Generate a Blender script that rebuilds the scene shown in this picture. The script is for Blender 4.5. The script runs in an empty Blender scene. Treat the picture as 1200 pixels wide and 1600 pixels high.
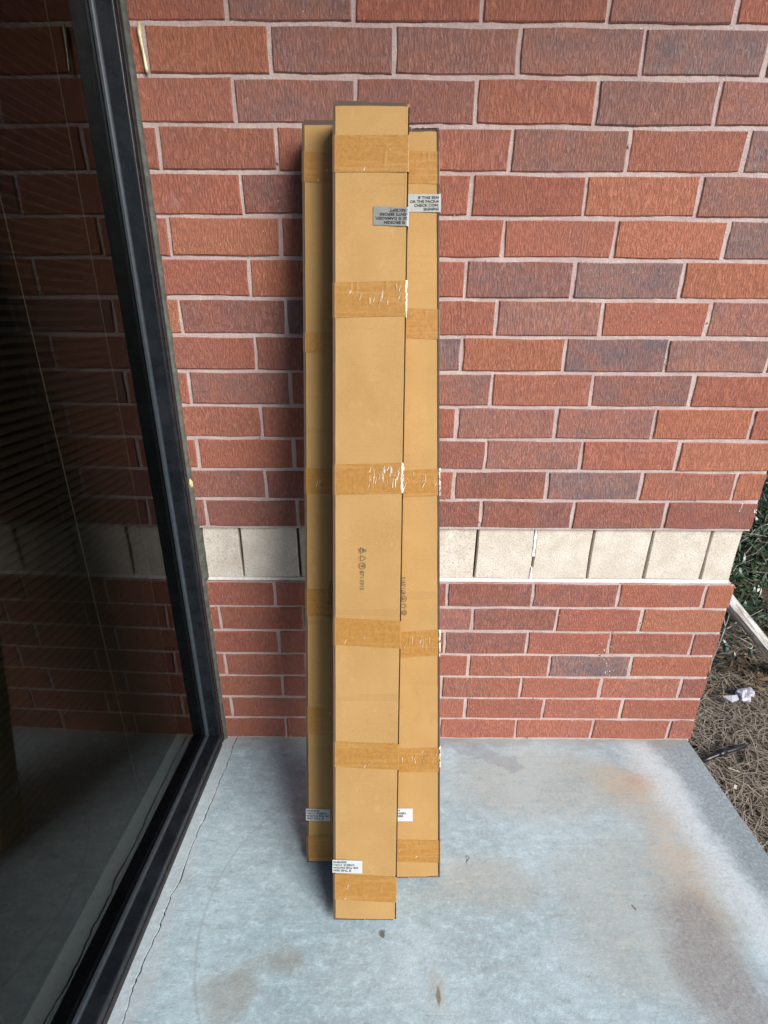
import bpy, bmesh, math, random
from mathutils import Vector, Matrix, noise
R = math.radians
random.seed(7)
S = bpy.context.scene
COL = S.collection

# ------------------------------------------------------------------ camera
CF, CPIT, CYAW, CROL = 784.15, 0.369825, 0.000432, 0.006336      # focal length in photo pixels (photo 1200x1600)
CAMP = Vector((0.0, -1.5521, 1.5786))
_cp, _sp, _cy, _sy = math.cos(CPIT), math.sin(CPIT), math.cos(CYAW), math.sin(CYAW)
FW = Vector((_sy*_cp, _cy*_cp, -_sp)); RT = Vector((_cy, -_sy, 0)); UP = RT.cross(FW)
_cr, _sr = math.cos(CROL), math.sin(CROL)
RT, UP = _cr*RT + _sr*UP, -_sr*RT + _cr*UP
cd = bpy.data.cameras.new('camera'); cam = bpy.data.objects.new('camera', cd); COL.objects.link(cam)
cd.sensor_fit = 'VERTICAL'; cd.sensor_height = 24.0; cd.lens = 24.0*CF/1600.0
cd.clip_start = 0.02; cd.clip_end = 600
m = Matrix.Identity(4)
for i in range(3):
    m[i][0] = RT[i]; m[i][1] = UP[i]; m[i][2] = -FW[i]; m[i][3] = CAMP[i]
cam.matrix_world = m
S.camera = cam

def ray(x, y): return FW + RT*((x-600)/CF) - UP*((y-800)/CF)
def onY(x, y, Y=0.0): d = ray(x, y); return CAMP + d*((Y-CAMP.y)/d.y)
def onZ(x, y, Z=0.0): d = ray(x, y); return CAMP + d*((Z-CAMP.z)/d.z)

# ------------------------------------------------------------------ world, sun, exposure
SUN_EL, SUN_AZ = 30.0, 42.0            # elevation; degrees to the right of the wall's outward normal
W = bpy.data.worlds.new('World'); S.world = W; W.use_nodes = True
wn = W.node_tree; wn.nodes.clear()
sky = wn.nodes.new('ShaderNodeTexSky'); sky.sky_type = 'NISHITA'; sky.sun_disc = False
sky.sun_elevation = R(SUN_EL); sky.sun_rotation = R(180-SUN_AZ); sky.air_density = 1.0; sky.dust_density = 1.0; sky.ozone_density = 1.0
bg = wn.nodes.new('ShaderNodeBackground'); bg.inputs[1].default_value = 0.06
wo = wn.nodes.new('ShaderNodeOutputWorld')
wn.links.new(sky.outputs[0], bg.inputs[0]); wn.links.new(bg.outputs[0], wo.inputs[0])
sl = bpy.data.lights.new('sun', 'SUN'); sl.energy = 2.1; sl.angle = R(36); sl.color = (1.0, 0.97, 0.94)
sun = bpy.data.objects.new('sun', sl); COL.objects.link(sun)
sd = Vector((math.cos(R(SUN_EL))*math.sin(R(SUN_AZ)), -math.cos(R(SUN_EL))*math.cos(R(SUN_AZ)), math.sin(R(SUN_EL))))
sun.rotation_euler = sd.to_track_quat('Z', 'Y').to_euler(); sun.location = sd*12
S.view_settings.view_transform = 'Standard'; S.view_settings.look = 'None'
S.view_settings.gamma = 1.0; S.view_settings.use_curve_mapping = False
S.view_settings.exposure = 1.38
S.render.engine = 'CYCLES'
S.cycles.max_bounces = 8; S.cycles.transparent_max_bounces = 12
S.cycles.caustics_reflective = False; S.cycles.caustics_refractive = False

# ------------------------------------------------------------------ material helper
class NT:
    def __init__(s, name, rough=0.8, spec=0.3):
        s.m = bpy.data.materials.new(name); s.m.use_nodes = True
        s.t = s.m.node_tree; s.t.nodes.clear()
        s.out = s.n('ShaderNodeOutputMaterial'); s.b = s.n('ShaderNodeBsdfPrincipled')
        s.b.inputs['Roughness'].default_value = rough; s.b.inputs['Specular IOR Level'].default_value = spec
        s.l(s.b.outputs[0], s.out.inputs[0])
        s._tc = None; s._oi = None
    def n(s, k, **kw):
        nd = s.t.nodes.new(k)
        for a, v in kw.items(): setattr(nd, a, v)
        return nd
    def l(s, a, b): s.t.links.new(a, b)
    def put(s, sock, v):
        if v is None: return
        if hasattr(v, 'is_output'): s.l(v, sock)
        elif isinstance(v, (tuple, list)) and len(v) == 3 and sock.type == 'RGBA': sock.default_value = (*v, 1)
        else: sock.default_value = v
    def tc(s, w='Object'):
        if s._tc is None: s._tc = s.n('ShaderNodeTexCoord')
        return s._tc.outputs[w]
    def oi(s, w):
        if s._oi is None: s._oi = s.n('ShaderNodeObjectInfo')
        return s._oi.outputs[w]
    def math(s, op, a, b=None, c=None, clamp=False):
        nd = s.n('ShaderNodeMath', operation=op, use_clamp=clamp)
        for i, v in enumerate((a, b, c)): s.put(nd.inputs[i], v)
        return nd.outputs[0]
    def vmath(s, op, a, b=None):
        nd = s.n('ShaderNodeVectorMath', operation=op)
        s.put(nd.inputs[0], a)
        if b is not None:
            if op == 'SCALE': s.put(nd.inputs['Scale'], b)
            else: s.put(nd.inputs[1], b)
        return nd.outputs['Value'] if op in ('LENGTH', 'DISTANCE', 'DOT_PRODUCT') else nd.outputs[0]
    def mapping(s, v, loc=(0,0,0), rot=(0,0,0), scale=(1,1,1), kind='POINT'):
        nd = s.n('ShaderNodeMapping', vector_type=kind); s.put(nd.inputs[0], v)
        nd.inputs[1].default_value = loc; nd.inputs[2].default_value = rot; nd.inputs[3].default_value = scale
        return nd.outputs[0]
    def noise(s, v, scale, detail=4, rough=0.6, dist=0.0, col=False):
        nd = s.n('ShaderNodeTexNoise'); s.put(nd.inputs['Vector'], v)
        nd.inputs['Scale'].default_value = scale; nd.inputs['Detail'].default_value = detail
        nd.inputs['Roughness'].default_value = rough; nd.inputs['Distortion'].default_value = dist
        return nd.outputs['Color' if col else 'Fac']
    def vor(s, v, scale, feature='F1'):
        nd = s.n('ShaderNodeTexVoronoi', feature=feature); s.put(nd.inputs['Vector'], v)
        nd.inputs['Scale'].default_value = scale
        return nd.outputs['Distance']
    def rng(s, v, a, b, c=0.0, d=1.0, smooth=True):
        nd = s.n('ShaderNodeMapRange'); nd.interpolation_type = 'SMOOTHSTEP' if smooth else 'LINEAR'
        s.put(nd.inputs[0], v)
        for i, x in enumerate((a, b, c, d)): s.put(nd.inputs[i+1], x)
        return nd.outputs[0]
    def mix(s, f, a, b, mode='MIX'):
        nd = s.n('ShaderNodeMix', data_type='RGBA', blend_type=mode)
        s.put(nd.inputs[0], f); s.put(nd.inputs[6], a); s.put(nd.inputs[7], b)
        return nd.outputs[2]
    def sep(s, v):
        nd = s.n('ShaderNodeSeparateXYZ'); s.put(nd.inputs[0], v); return nd.outputs
    def bump(s, h, strength=0.5, dist=0.002):
        nd = s.n('ShaderNodeBump'); nd.inputs['Strength'].default_value = strength; nd.inputs['Distance'].default_value = dist
        s.put(nd.inputs['Height'], h); s.l(nd.outputs[0], s.b.inputs['Normal'])
    def base(s, v): s.put(s.b.inputs['Base Color'], v)
    def rough(s, v): s.put(s.b.inputs['Roughness'], v)

def plain(name, col, rough=0.7, spec=0.3, var=0.15, scale=40, bump=0.0, bscale=200, metallic=0.0):
    n = NT(name, rough, spec)
    f = n.noise(n.tc(), scale, 5, 0.65)
    n.base(n.mix(n.rng(f, 0.3, 0.7), tuple(c*(1-var) for c in col), tuple(min(1, c*(1+var)) for c in col)))
    if bump: n.bump(n.noise(n.tc(), bscale, 4, 0.7), bump, 0.002)
    n.b.inputs['Metallic'].default_value = metallic
    return n.m

def offs(n):      # per-object shifted object coordinates, so copies do not repeat their pattern
    r = n.oi('Random')
    cmb = n.n('ShaderNodeCombineXYZ')
    n.put(cmb.inputs[0], n.math('MULTIPLY', r, 37.0)); n.put(cmb.inputs[1], n.math('MULTIPLY', r, 11.0)); n.put(cmb.inputs[2], n.math('MULTIPLY', r, 53.0))
    return n.vmath('ADD', n.tc(), cmb.outputs[0])

M = {}
# brick: body colour from the object's own colour; alpha = how much flashed (burnt) grey-violet it carries
n = NT('brick', 0.85, 0.25)
v = offs(n)
big = n.noise(n.mapping(v, scale=(1, 1, 1.6)), 7, 3, 0.6)
fl = n.math('MULTIPLY', n.rng(big, 0.42, 0.66), n.oi('Alpha'))
c = n.mix(fl, n.oi('Color'), (0.185, 0.140, 0.150))
crk = n.noise(n.mapping(v, scale=(260, 90, 62)), 1.0, 5, 0.72, 0.25)
crk2 = n.noise(n.mapping(v, scale=(480, 300, 220)), 1.0, 3, 0.7)
pit = n.rng(crk, 0.30, 0.62)
c = n.mix(n.rng(crk, 0.30, 0.66), n.mix(1.0, c, (0.78, 0.73, 0.73), 'MULTIPLY'), n.mix(1.0, c, (1.12, 1.14, 1.15), 'MULTIPLY'))
c = n.mix(n.math('MULTIPLY', n.rng(n.noise(v, 24, 4), 0.4, 0.7), 0.28), c, (0.46, 0.17, 0.10))
pits = n.rng(n.vor(n.mapping(v, scale=(1.3, 1, 0.8)), 75), 0.05, 0.13, 1.0, 0.0)
pits = n.math('MULTIPLY', pits, n.rng(n.noise(v, 22, 2), 0.50, 0.58))
c = n.mix(n.math('MULTIPLY', pits, 0.7), c, (0.07, 0.035, 0.03))
dust = n.rng(n.noise(v, 160, 2, 0.5), 0.735, 0.775)
c = n.mix(n.math('MULTIPLY', dust, 0.8), c, (0.62, 0.55, 0.48))
smear = n.rng(n.noise(n.mapping(v, scale=(1, 1, 0.5)), 16, 7, 0.75), 0.60, 0.74)
c = n.mix(n.math('MULTIPLY', smear, 0.30), c, (0.52, 0.42, 0.40))
n.base(c)
n.bump(n.math('SUBTRACT', n.math('ADD', n.math('MULTIPLY', pit, 1.0), n.math('MULTIPLY', crk2, 0.55)), n.math('MULTIPLY', pits, 0.8)), 0.8, 0.0033)
M['brick'] = n.m

n = NT('mortar', 0.9, 0.2)
f1 = n.noise(n.tc(), 9, 4, 0.6); f2 = n.noise(n.tc(), 260, 4, 0.75)
c = n.mix(n.rng(f1, 0.35, 0.7), (0.48, 0.362, 0.345), (0.565, 0.47, 0.44))
c = n.mix(n.math('MULTIPLY', n.rng(f2, 0.42, 0.7), 0.55), c, (0.30, 0.22, 0.205))
c = n.mix(n.rng(n.noise(n.tc(), 190, 2), 0.66, 0.72), c, (0.68, 0.64, 0.60))
n.base(c); n.bump(n.math('ADD', f2, n.noise(n.tc(), 60, 3)), 0.7, 0.004)
M['mortar'] = n.m

n = NT('cast_stone', 0.85, 0.25)
v = offs(n)
f1 = n.noise(v, 14, 5, 0.6); f2 = n.noise(v, 240, 3, 0.7)
c = n.mix(n.rng(f1, 0.35, 0.7), (0.58, 0.525, 0.445), (0.69, 0.645, 0.575))
c = n.mix(n.math('MULTIPLY', n.rng(f2, 0.50, 0.64), 0.75), c, (0.30, 0.26, 0.215))
c = n.mix(n.math('MULTIPLY', n.rng(n.noise(n.mapping(v, scale=(3, 1, 0.6)), 6, 5, 0.7), 0.55, 0.75), 0.35), c, (0.42, 0.37, 0.30))
c = n.mix(n.math('MULTIPLY', n.rng(n.noise(n.mapping(v, scale=(1, 1, 1.4)), 11, 6, 0.7), 0.60, 0.72), 0.45), c, (0.34, 0.34, 0.33))
n.base(c); n.bump(f2, 0.4, 0.003)
M['stone'] = n.m
M['white_mortar'] = plain('white_mortar', (0.78, 0.77, 0.74), 0.8, 0.3, 0.12, 60, 0.4, 300)

# concrete floor with its stains
n = NT('concrete', 0.62, 0.38)
P = n.tc()
warp = n.vmath('SCALE', n.vmath('SUBTRACT', n.noise(P, 7, 5, 0.65, col=True), (0.5, 0.5, 0.5)), 0.16)
warp2 = n.vmath('SCALE', n.vmath('SUBTRACT', n.noise(P, 38, 4, 0.7, col=True), (0.5, 0.5, 0.5)), 0.03)
Q = n.vmath('ADD', n.vmath('ADD', P, warp), warp2)
def gpx(x, y): p = onZ(x, y); return (p.x, p.y)
def blob(c, rx, ry, rot=0.0, inner=0.45, outer=1.0, src=None):
    vec = n.mapping(src or Q, loc=(c[0], c[1], 0), rot=(0, 0, R(rot)), scale=(rx, ry, 50), kind='TEXTURE')
    return n.rng(n.vmath('LENGTH', vec), inner, outer, 1.0, 0.0)
def mx(*a):
    r = a[0]
    for b in a[1:]: r = n.math('MAXIMUM', r, b)
    return r
f_l = n.noise(P, 2.6, 4, 0.6); f_m = n.noise(n.mapping(P, scale=(1, 1.6, 1)), 21, 10, 0.82); f_s = n.noise(P, 95, 6, 0.75); f_f = n.noise(P, 420, 3, 0.7)
c = n.mix(n.rng(f_l, 0.35, 0.68), (0.315, 0.415, 0.45), (0.42, 0.535, 0.575))
c = n.mix(n.math('MULTIPLY', n.rng(f_m, 0.48, 0.66), 0.68), c, (0.57, 0.72, 0.785))
c = n.mix(n.math('MULTIPLY', n.rng(f_m, 0.48, 0.32), 0.7), c, (0.22, 0.25, 0.26))
c = n.mix(n.math('MULTIPLY', n.rng(f_s, 0.5, 0.70), 0.5), c, (0.58, 0.68, 0.73))
c = n.mix(n.math('MULTIPLY', n.rng(f_s, 0.46, 0.28), 0.5), c, (0.21, 0.235, 0.24))
# trowel streaks across
stk = n.noise(n.mapping(P, scale=(5, 75, 1)), 1.0, 6, 0.75)
c = n.mix(n.math('MULTIPLY', n.rng(stk, 0.50, 0.70), 0.38), c, (0.29, 0.30, 0.295))
# tan wash over the middle and along the wall
tan = mx(blob((0.62, -0.20), 0.50, 0.20), blob((0.75, -0.62), 0.34, 0.3, 20), blob((0.30, -0.55), 0.25, 0.10))
c = n.mix(n.math('MULTIPLY', tan, n.rng(f_m, 0.30, 0.72, 0.15, 0.6)), c, (0.40, 0.365, 0.285))
# rust trail
rust = mx(blob(gpx(985, 1232), 0.19, 0.12, -25, 0.0, 1.1), blob(gpx(1030, 1285), 0.14, 0.16, 10, 0.0, 1.1), blob(gpx(1065, 1345), 0.13, 0.17, 10, 0.0, 1.1), blob(gpx(1095, 1410), 0.12, 0.15, 10, 0.0, 1.1))
c = n.mix(n.math('MULTIPLY', rust, n.rng(f_m, 0.25, 0.7, 0.25, 0.75)), c, (0.47, 0.35, 0.225))
rust2 = blob(gpx(1000, 1222), 0.09, 0.045, -30, 0.0, 1.1)
c = n.mix(n.math('MULTIPLY', rust2, 0.4), c, (0.46, 0.25, 0.12))
# pale efflorescence next to the damp edge, then the darker edge band
sx = n.sep(Q)
edge = n.math('ADD', sx[0], n.math('MULTIPLY', sx[1], 0.10))
pale = n.math('MULTIPLY', n.rng(edge, 0.90, 1.00), n.rng(edge, 1.02, 1.12, 1.0, 0.0))
c = n.mix(n.math('MULTIPLY', pale, n.rng(f_s, 0.3, 0.7, 0.25, 0.75)), c, (0.62, 0.65, 0.65))
dark = n.rng(edge, 1.02, 1.10)
c = n.mix(n.math('MULTIPLY', dark, n.rng(f_s, 0.30, 0.75, 0.92, 0.35)), c, (0.205, 0.225, 0.235))
# brown-grey stain at the near right
st = mx(blob(gpx(1085, 1445), 0.12, 0.14, 0, 0.25, 1.1), blob(gpx(1125, 1530), 0.14, 0.18, 25, 0.3, 1.1), blob(gpx(1175, 1600), 0.14, 0.22, 20, 0.3, 1.1))
c = n.mix(n.math('MULTIPLY', st, n.rng(f_m, 0.3, 0.7, 1.0, 0.65)), c, n.mix(n.rng(f_s, 0.35, 0.7), (0.225, 0.215, 0.21), (0.33, 0.315, 0.30)))
# old damp mark against the wall
dm = mx(blob(gpx(735, 1170), 0.13, 0.05, -12, 0.75, 1.0), blob(gpx(785, 1187), 0.065, 0.032, -15, 0.75, 1.0))
c = n.mix(n.math('MULTIPLY', dm, 0.42), c, (0.24, 0.26, 0.29))
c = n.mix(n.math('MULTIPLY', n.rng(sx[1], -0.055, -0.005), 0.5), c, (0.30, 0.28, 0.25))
# brownish patch near left
c = n.mix(n.math('MULTIPLY', mx(blob(gpx(365, 1545), 0.10, 0.07, 30, 0.3, 1.0), blob(gpx(440, 1510), 0.09, 0.05, 0, 0.2, 1.1)), 0.5), c, (0.27, 0.24, 0.19))
# spots and drips
sp = mx(blob(gpx(597, 1458), 0.011, 0.013, 0, 0.5, 1.0, n.vmath('ADD', P, warp2)), blob(gpx(685, 1556), 0.0075, 0.026, 0, 0.4, 1.0, n.vmath('ADD', P, n.vmath('SCALE', warp2, 0.4))),
        blob(gpx(993, 1414), 0.006, 0.006, 0, 0.5, 1.0), blob(gpx(727, 1345), 0.005, 0.014, 20, 0.4, 1.0), blob(gpx(510, 1310), 0.006, 0.005, 0, 0.5, 1.0))
c = n.mix(n.math('MULTIPLY', sp, 0.85), c, (0.10, 0.085, 0.06))
halo = blob(gpx(683, 1552), 0.03, 0.05, 0, 0.1, 1.0)
c = n.mix(n.math('MULTIPLY', halo, 0.4), c, (0.36, 0.31, 0.20))
speck = n.rng(n.noise(P, 210, 2, 0.5), 0.735, 0.76)
c = n.mix(n.math('MULTIPLY', speck, 0.8), c, (0.12, 0.115, 0.11))
# scuffed arc left by something dragged
ctr = gpx(560, 1420)
rad = n.vmath('LENGTH', n.mapping(n.vmath('ADD', P, n.vmath('SCALE', warp2, 0.15)), loc=(ctr[0], ctr[1]-0.02, 0), scale=(1, 1, 50), kind='TEXTURE'))
arc = n.math('MULTIPLY', n.rng(n.math('ABSOLUTE', n.math('SUBTRACT', rad, 0.435)), 0.0015, 0.006, 1.0, 0.0), n.math('MULTIPLY', n.rng(sx[0], -0.25, -0.32), n.rng(f_m, 0.36, 0.5)))
c = n.mix(n.math('MULTIPLY', arc, 0.25), c, (0.21, 0.20, 0.18))
# wash of cement along the crack
cr = n.rng(sx[0], -0.565, -0.60)
c = n.mix(n.math('MULTIPLY', cr, 0.35), c, (0.50, 0.51, 0.51))
n.base(c)
n.rough(n.rng(f_m, 0.3, 0.7, 0.72, 0.50))
n.bump(n.math('ADD', n.math('MULTIPLY', f_s, 0.7), n.math('MULTIPLY', f_f, 0.35)), 0.55, 0.0035)
M['concrete'] = n.m

# cardboard: fine fibre, faint flute lines across
n = NT('cardboard', 0.78, 0.25)
v = offs(n)
c = n.mix(n.rng(n.noise(v, 5, 3), 0.35, 0.7), (0.350, 0.204, 0.070), (0.39, 0.234, 0.086))
flute = n.noise(n.mapping(v, scale=(5, 5, 190)), 1.0, 3, 0.6)
c = n.mix(n.math('MULTIPLY', n.rng(flute, 0.52, 0.72), n.rng(n.noise(v, 2.3, 2), 0.40, 0.62, 0.0, 0.28)), c, (0.31, 0.170, 0.058))
fib = n.noise(v, 520, 3, 0.8)
c = n.mix(n.math('MULTIPLY', n.rng(fib, 0.40, 0.70), 0.55), c, (0.49, 0.318, 0.138))
scf = n.rng(n.noise(n.mapping(v, scale=(1, 1, 0.55)), 24, 8, 0.78), 0.57, 0.72)
c = n.mix(n.math('MULTIPLY', scf, 0.30), c, (0.56, 0.385, 0.20))
smd = n.rng(n.noise(n.mapping(v, scale=(1, 1, 0.4)), 9, 6, 0.7), 0.56, 0.76)
c = n.mix(n.math('MULTIPLY', smd, 0.34), c, (0.27, 0.155, 0.06))
crease = n.rng(n.noise(n.mapping(v, scale=(0.8, 0.8, 26)), 1.0, 2, 0.4), 0.68, 0.715)
c = n.mix(n.math('MULTIPLY', crease, 0.22), c, (0.30, 0.17, 0.065))
n.base(c)
n.bump(n.math('ADD', n.math('ADD', n.math('MULTIPLY', flute, 0.8), n.math('MULTIPLY', crease, -0.8)), n.math('ADD', n.math('MULTIPLY', fib, 0.3), n.math('MULTIPLY', n.noise(v, 13, 3), 3.0))), 0.2, 0.002)
M['card'] = n.m
# raw cut edge of corrugated board
n = NT('raw_edge', 0.95, 0.1)
s3 = n.sep(n.tc())
wv = n.math('SINE', n.math('ADD', n.math('MULTIPLY', n.math('ADD', s3[2], s3[0]), 1250.0), n.math('MULTIPLY', n.noise(n.tc(), 40, 3), 5.0)))
c = n.mix(n.rng(wv, -0.4, 0.6), (0.03, 0.02, 0.015), (0.17, 0.13, 0.105))
c = n.mix(n.rng(n.noise(n.tc(), 30, 4), 0.4, 0.7), c, (0.10, 0.075, 0.06))
n.base(c); M['raw'] = n.m
M['gap'] = plain('board_gap_shade', (0.035, 0.018, 0.010), 0.95, 0.05, 0.4, 200)  # near-black base colour carries the shade of the gap
M['card_inside'] = plain('card_inside', (0.20, 0.12, 0.055), 0.9, 0.1, 0.2, 60)
# clear tape stuck down: the board shows through darker and more orange, glossy film
n = NT('tape', 0.4, 0.25)
v = offs(n)
c = n.mix(n.rng(n.noise(v, 110, 5, 0.75), 0.34, 0.68), (0.295, 0.142, 0.030), (0.365, 0.190, 0.050))
c = n.mix(n.math('MULTIPLY', n.rng(n.noise(v, 380, 3, 0.7), 0.48, 0.7), 0.45), c, (0.44, 0.255, 0.085))
c = n.mix(n.math('MULTIPLY', n.rng(n.noise(n.mapping(v, scale=(6, 6, 150)), 1.0, 3), 0.5, 0.68), 0.35), c, (0.43, 0.25, 0.088))
n.base(c)
n.rough(n.rng(n.noise(v, 60, 3), 0.3, 0.7, 0.34, 0.52))
n.bump(n.noise(v, 70, 4, 0.65), 0.12, 0.003)
M['tape'] = n.m
M['crease'] = plain('tape_glint_film', (0.72, 0.66, 0.55), 0.18, 0.6, 0.1, 200)  # pale base colour carries the sky glints on wrinkled film
M['label_white'] = plain('label_white', (0.50, 0.535, 0.55), 0.45, 0.4, 0.05, 30)
M['label_grey'] = plain('label_grey', (0.20, 0.205, 0.19), 0.35, 0.5, 0.12, 50)
M['label_pale'] = plain('label_pale', (0.33, 0.355, 0.345), 0.35, 0.5, 0.10, 50)
M['ink'] = plain('ink', (0.035, 0.033, 0.035), 0.7, 0.2, 0.2, 300)
M['print'] = plain('print_ink', (0.115, 0.085, 0.06), 0.8, 0.1, 0.5, 500)

# window
n = NT('bronze_aluminium', 0.30, 0.28)
c = n.mix(n.rng(n.noise(n.tc(), 12, 5), 0.35, 0.7), (0.006, 0.008, 0.011), (0.013, 0.016, 0.020))
c = n.mix(n.math('MULTIPLY', n.rng(n.noise(n.tc(), 150, 3, 0.7), 0.62, 0.78), 0.25), c, (0.07, 0.07, 0.07))
n.base(c); n.rough(n.rng(n.noise(n.tc(), 30, 4), 0.3, 0.7, 0.22, 0.42)); n.bump(n.noise(n.tc(), 90, 3), 0.04, 0.002)
M['frame'] = n.m
M['gasket'] = plain('gasket', (0.030, 0.038, 0.046), 0.30, 0.5, 0.2, 60)
M['trim'] = plain('frame_strip', (0.024, 0.022, 0.024), 0.6, 0.25, 0.3, 60, 0.1)
M['sealant'] = plain('sealant', (0.078, 0.084, 0.070), 0.7, 0.3, 0.3, 45, 0.4, 120)
g = bpy.data.materials.new('tinted_glass'); g.use_nodes = True; t = g.node_tree; t.nodes.clear()
o_ = t.nodes.new('ShaderNodeOutputMaterial'); mx_ = t.nodes.new('ShaderNodeMixShader'); fr = t.nodes.new('ShaderNodeFresnel'); fr.inputs[0].default_value = 1.37
tr = t.nodes.new('ShaderNodeBsdfTransparent'); tr.inputs[0].default_value = (0.55, 0.56, 0.53, 1)
gl = t.nodes.new('ShaderNodeBsdfGlossy'); gl.inputs['Roughness'].default_value = 0.004
geo = t.nodes.new('ShaderNodeNewGeometry'); inv_ = t.nodes.new('ShaderNodeMath'); inv_.operation = 'SUBTRACT'; inv_.inputs[0].default_value = 1.0
mul_ = t.nodes.new('ShaderNodeMath'); mul_.operation = 'MULTIPLY'       # only the entry face of the pane reflects
t.links.new(geo.outputs['Backfacing'], inv_.inputs[1]); t.links.new(fr.outputs[0], mul_.inputs[0]); t.links.new(inv_.outputs[0], mul_.inputs[1])
t.links.new(mul_.outputs[0], mx_.inputs[0]); t.links.new(tr.outputs[0], mx_.inputs[1]); t.links.new(gl.outputs[0], mx_.inputs[2]); t.links.new(mx_.outputs[0], o_.inputs[0])
M['glass'] = g
M['slat'] = plain('blind_slat', (0.030, 0.026, 0.020), 0.6, 0.3, 0.15, 20)
M['cord'] = plain('cord', (0.22, 0.20, 0.16), 0.9, 0.1, 0.1, 40)
M['carpet'] = plain('carpet', (0.035, 0.034, 0.035), 0.95, 0.1, 0.3, 80)
M['room'] = plain('room_paint', (0.16, 0.15, 0.135), 0.9, 0.1, 0.1, 4)
M['floor_trim'] = plain('floor_trim', (0.34, 0.31, 0.25), 0.7, 0.3, 0.15, 30)
M['soffit'] = plain('soffit', (0.46, 0.38, 0.29), 0.85, 0.2, 0.08, 3, 0.1, 60)
# outdoors
M['soil'] = plain('soil', (0.085, 0.062, 0.045), 0.95, 0.1, 0.4, 25, 0.6, 60)
def leafy(name, a, b, rough=0.45, spec=0.4):
    k = NT(name, rough, spec)
    cr_ = k.n('ShaderNodeAttribute'); cr_.attribute_name = 'tint'
    k.base(k.mix(cr_.outputs['Fac'], a, b)); return k.m
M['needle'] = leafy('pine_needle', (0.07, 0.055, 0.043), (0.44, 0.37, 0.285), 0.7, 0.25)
M['leaf'] = leafy('shrub_leaf', (0.012, 0.030, 0.014), (0.055, 0.095, 0.042), 0.25, 0.7)
M['deadleaf'] = leafy('dead_leaf', (0.07, 0.045, 0.025), (0.22, 0.16, 0.09), 0.7, 0.25)
M['twig'] = plain('twig', (0.30, 0.275, 0.24), 0.9, 0.15, 0.35, 30)
M['darktwig'] = plain('dark_twig', (0.07, 0.055, 0.042), 0.9, 0.15, 0.35, 30)
n = NT('weathered_wood', 0.8, 0.2)
gr = n.noise(n.mapping(n.tc(), scale=(60, 60, 4)), 1.0, 5, 0.7, 0.6)
c = n.mix(n.rng(gr, 0.32, 0.62), (0.20, 0.175, 0.15), (0.66, 0.66, 0.66)); n.base(c); n.bump(gr, 0.6, 0.005)
M['wood'] = n.m
M['plastic_black'] = plain('black_pipe', (0.012, 0.012, 0.014), 0.35, 0.5, 0.2, 40)
M['wrapper'] = plain('wrapper', (0.40, 0.385, 0.44), 0.4, 0.4, 0.12, 25)
M['tan_leaf'] = plain('tan_leaf', (0.56, 0.46, 0.25), 0.7, 0.3, 0.3, 120)
M['chip'] = plain('wood_chip', (0.55, 0.50, 0.40), 0.7, 0.2, 0.15, 80)
M['glue'] = plain('dried_caulk', (0.62, 0.55, 0.32), 0.25, 0.5, 0.25, 60, 0.2, 90)

# ------------------------------------------------------------------ object helpers
def link(name, me, mat=None, parent=None):
    o = bpy.data.objects.new(name, me); COL.objects.link(o)
    if mat is not None and me is not None:
        me.materials.clear(); me.materials.append(mat if not isinstance(mat, str) else M[mat])
    if parent: o.parent = parent
    return o
def tag(o, label=None, cat=None, group=None, kind=None):
    for k, v in (('label', label), ('category', cat), ('group', group), ('kind', kind)):
        if v: o[k] = v
    return o
def empty(name, loc=(0,0,0)):
    o = bpy.data.objects.new(name, None); COL.objects.link(o); o.location = loc; o.empty_display_size = 0.1; return o
def mesh(name, verts, faces, smooth=False):
    me = bpy.data.meshes.new(name); me.from_pydata([tuple(v) for v in verts], [], faces); me.update()
    if smooth: me.polygons.foreach_set('use_smooth', [True]*len(me.polygons))
    return me
def boxdata(x0, x1, y0, y1, z0, z1):
    v = [(x,y,z) for z in (z0,z1) for y in (y0,y1) for x in (x0,x1)]
    f = [(0,2,3,1),(4,5,7,6),(0,1,5,4),(2,6,7,3),(0,4,6,2),(1,3,7,5)]
    return v, f
def box(name, x0, x1, y0, y1, z0, z1, mat, parent=None, bevel=0.0):
    v, f = boxdata(x0, x1, y0, y1, z0, z1)
    me = mesh(name, v, f)
    if bevel:
        bm = bmesh.new(); bm.from_mesh(me)
        bmesh.ops.bevel(bm, geom=bm.edges[:], offset=bevel, segments=2, affect='EDGES', profile=0.6)
        bm.to_mesh(me); bm.free()
    return link(name, me, mat, parent)
def tube_data(pts, radii, sides=6, cap=True):
    vs, fs = [], []
    N = len(pts)
    for i, p in enumerate(pts):
        p = Vector(p)
        d = (Vector(pts[min(i+1, N-1)]) - Vector(pts[max(i-1, 0)])).normalized()
        a = d.cross(Vector((0.31, 0.2, 0.93))).normalized(); b = d.cross(a)
        for k in range(sides):
            t_ = 2*math.pi*k/sides
            vs.append(p + (a*math.cos(t_) + b*math.sin(t_))*radii[i])
    for i in range(N-1):
        for k in range(sides):
            fs.append((i*sides+k, i*sides+(k+1)%sides, (i+1)*sides+(k+1)%sides, (i+1)*sides+k))
    if cap:
        fs.append(tuple(range(sides))[::-1]); fs.append(tuple((N-1)*sides+k for k in range(sides)))
    return vs, fs
def tube(name, pts, radii, mat, parent=None, sides=8):
    v, f = tube_data(pts, radii, sides); return link(name, mesh(name, v, f, True), mat, parent)
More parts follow.
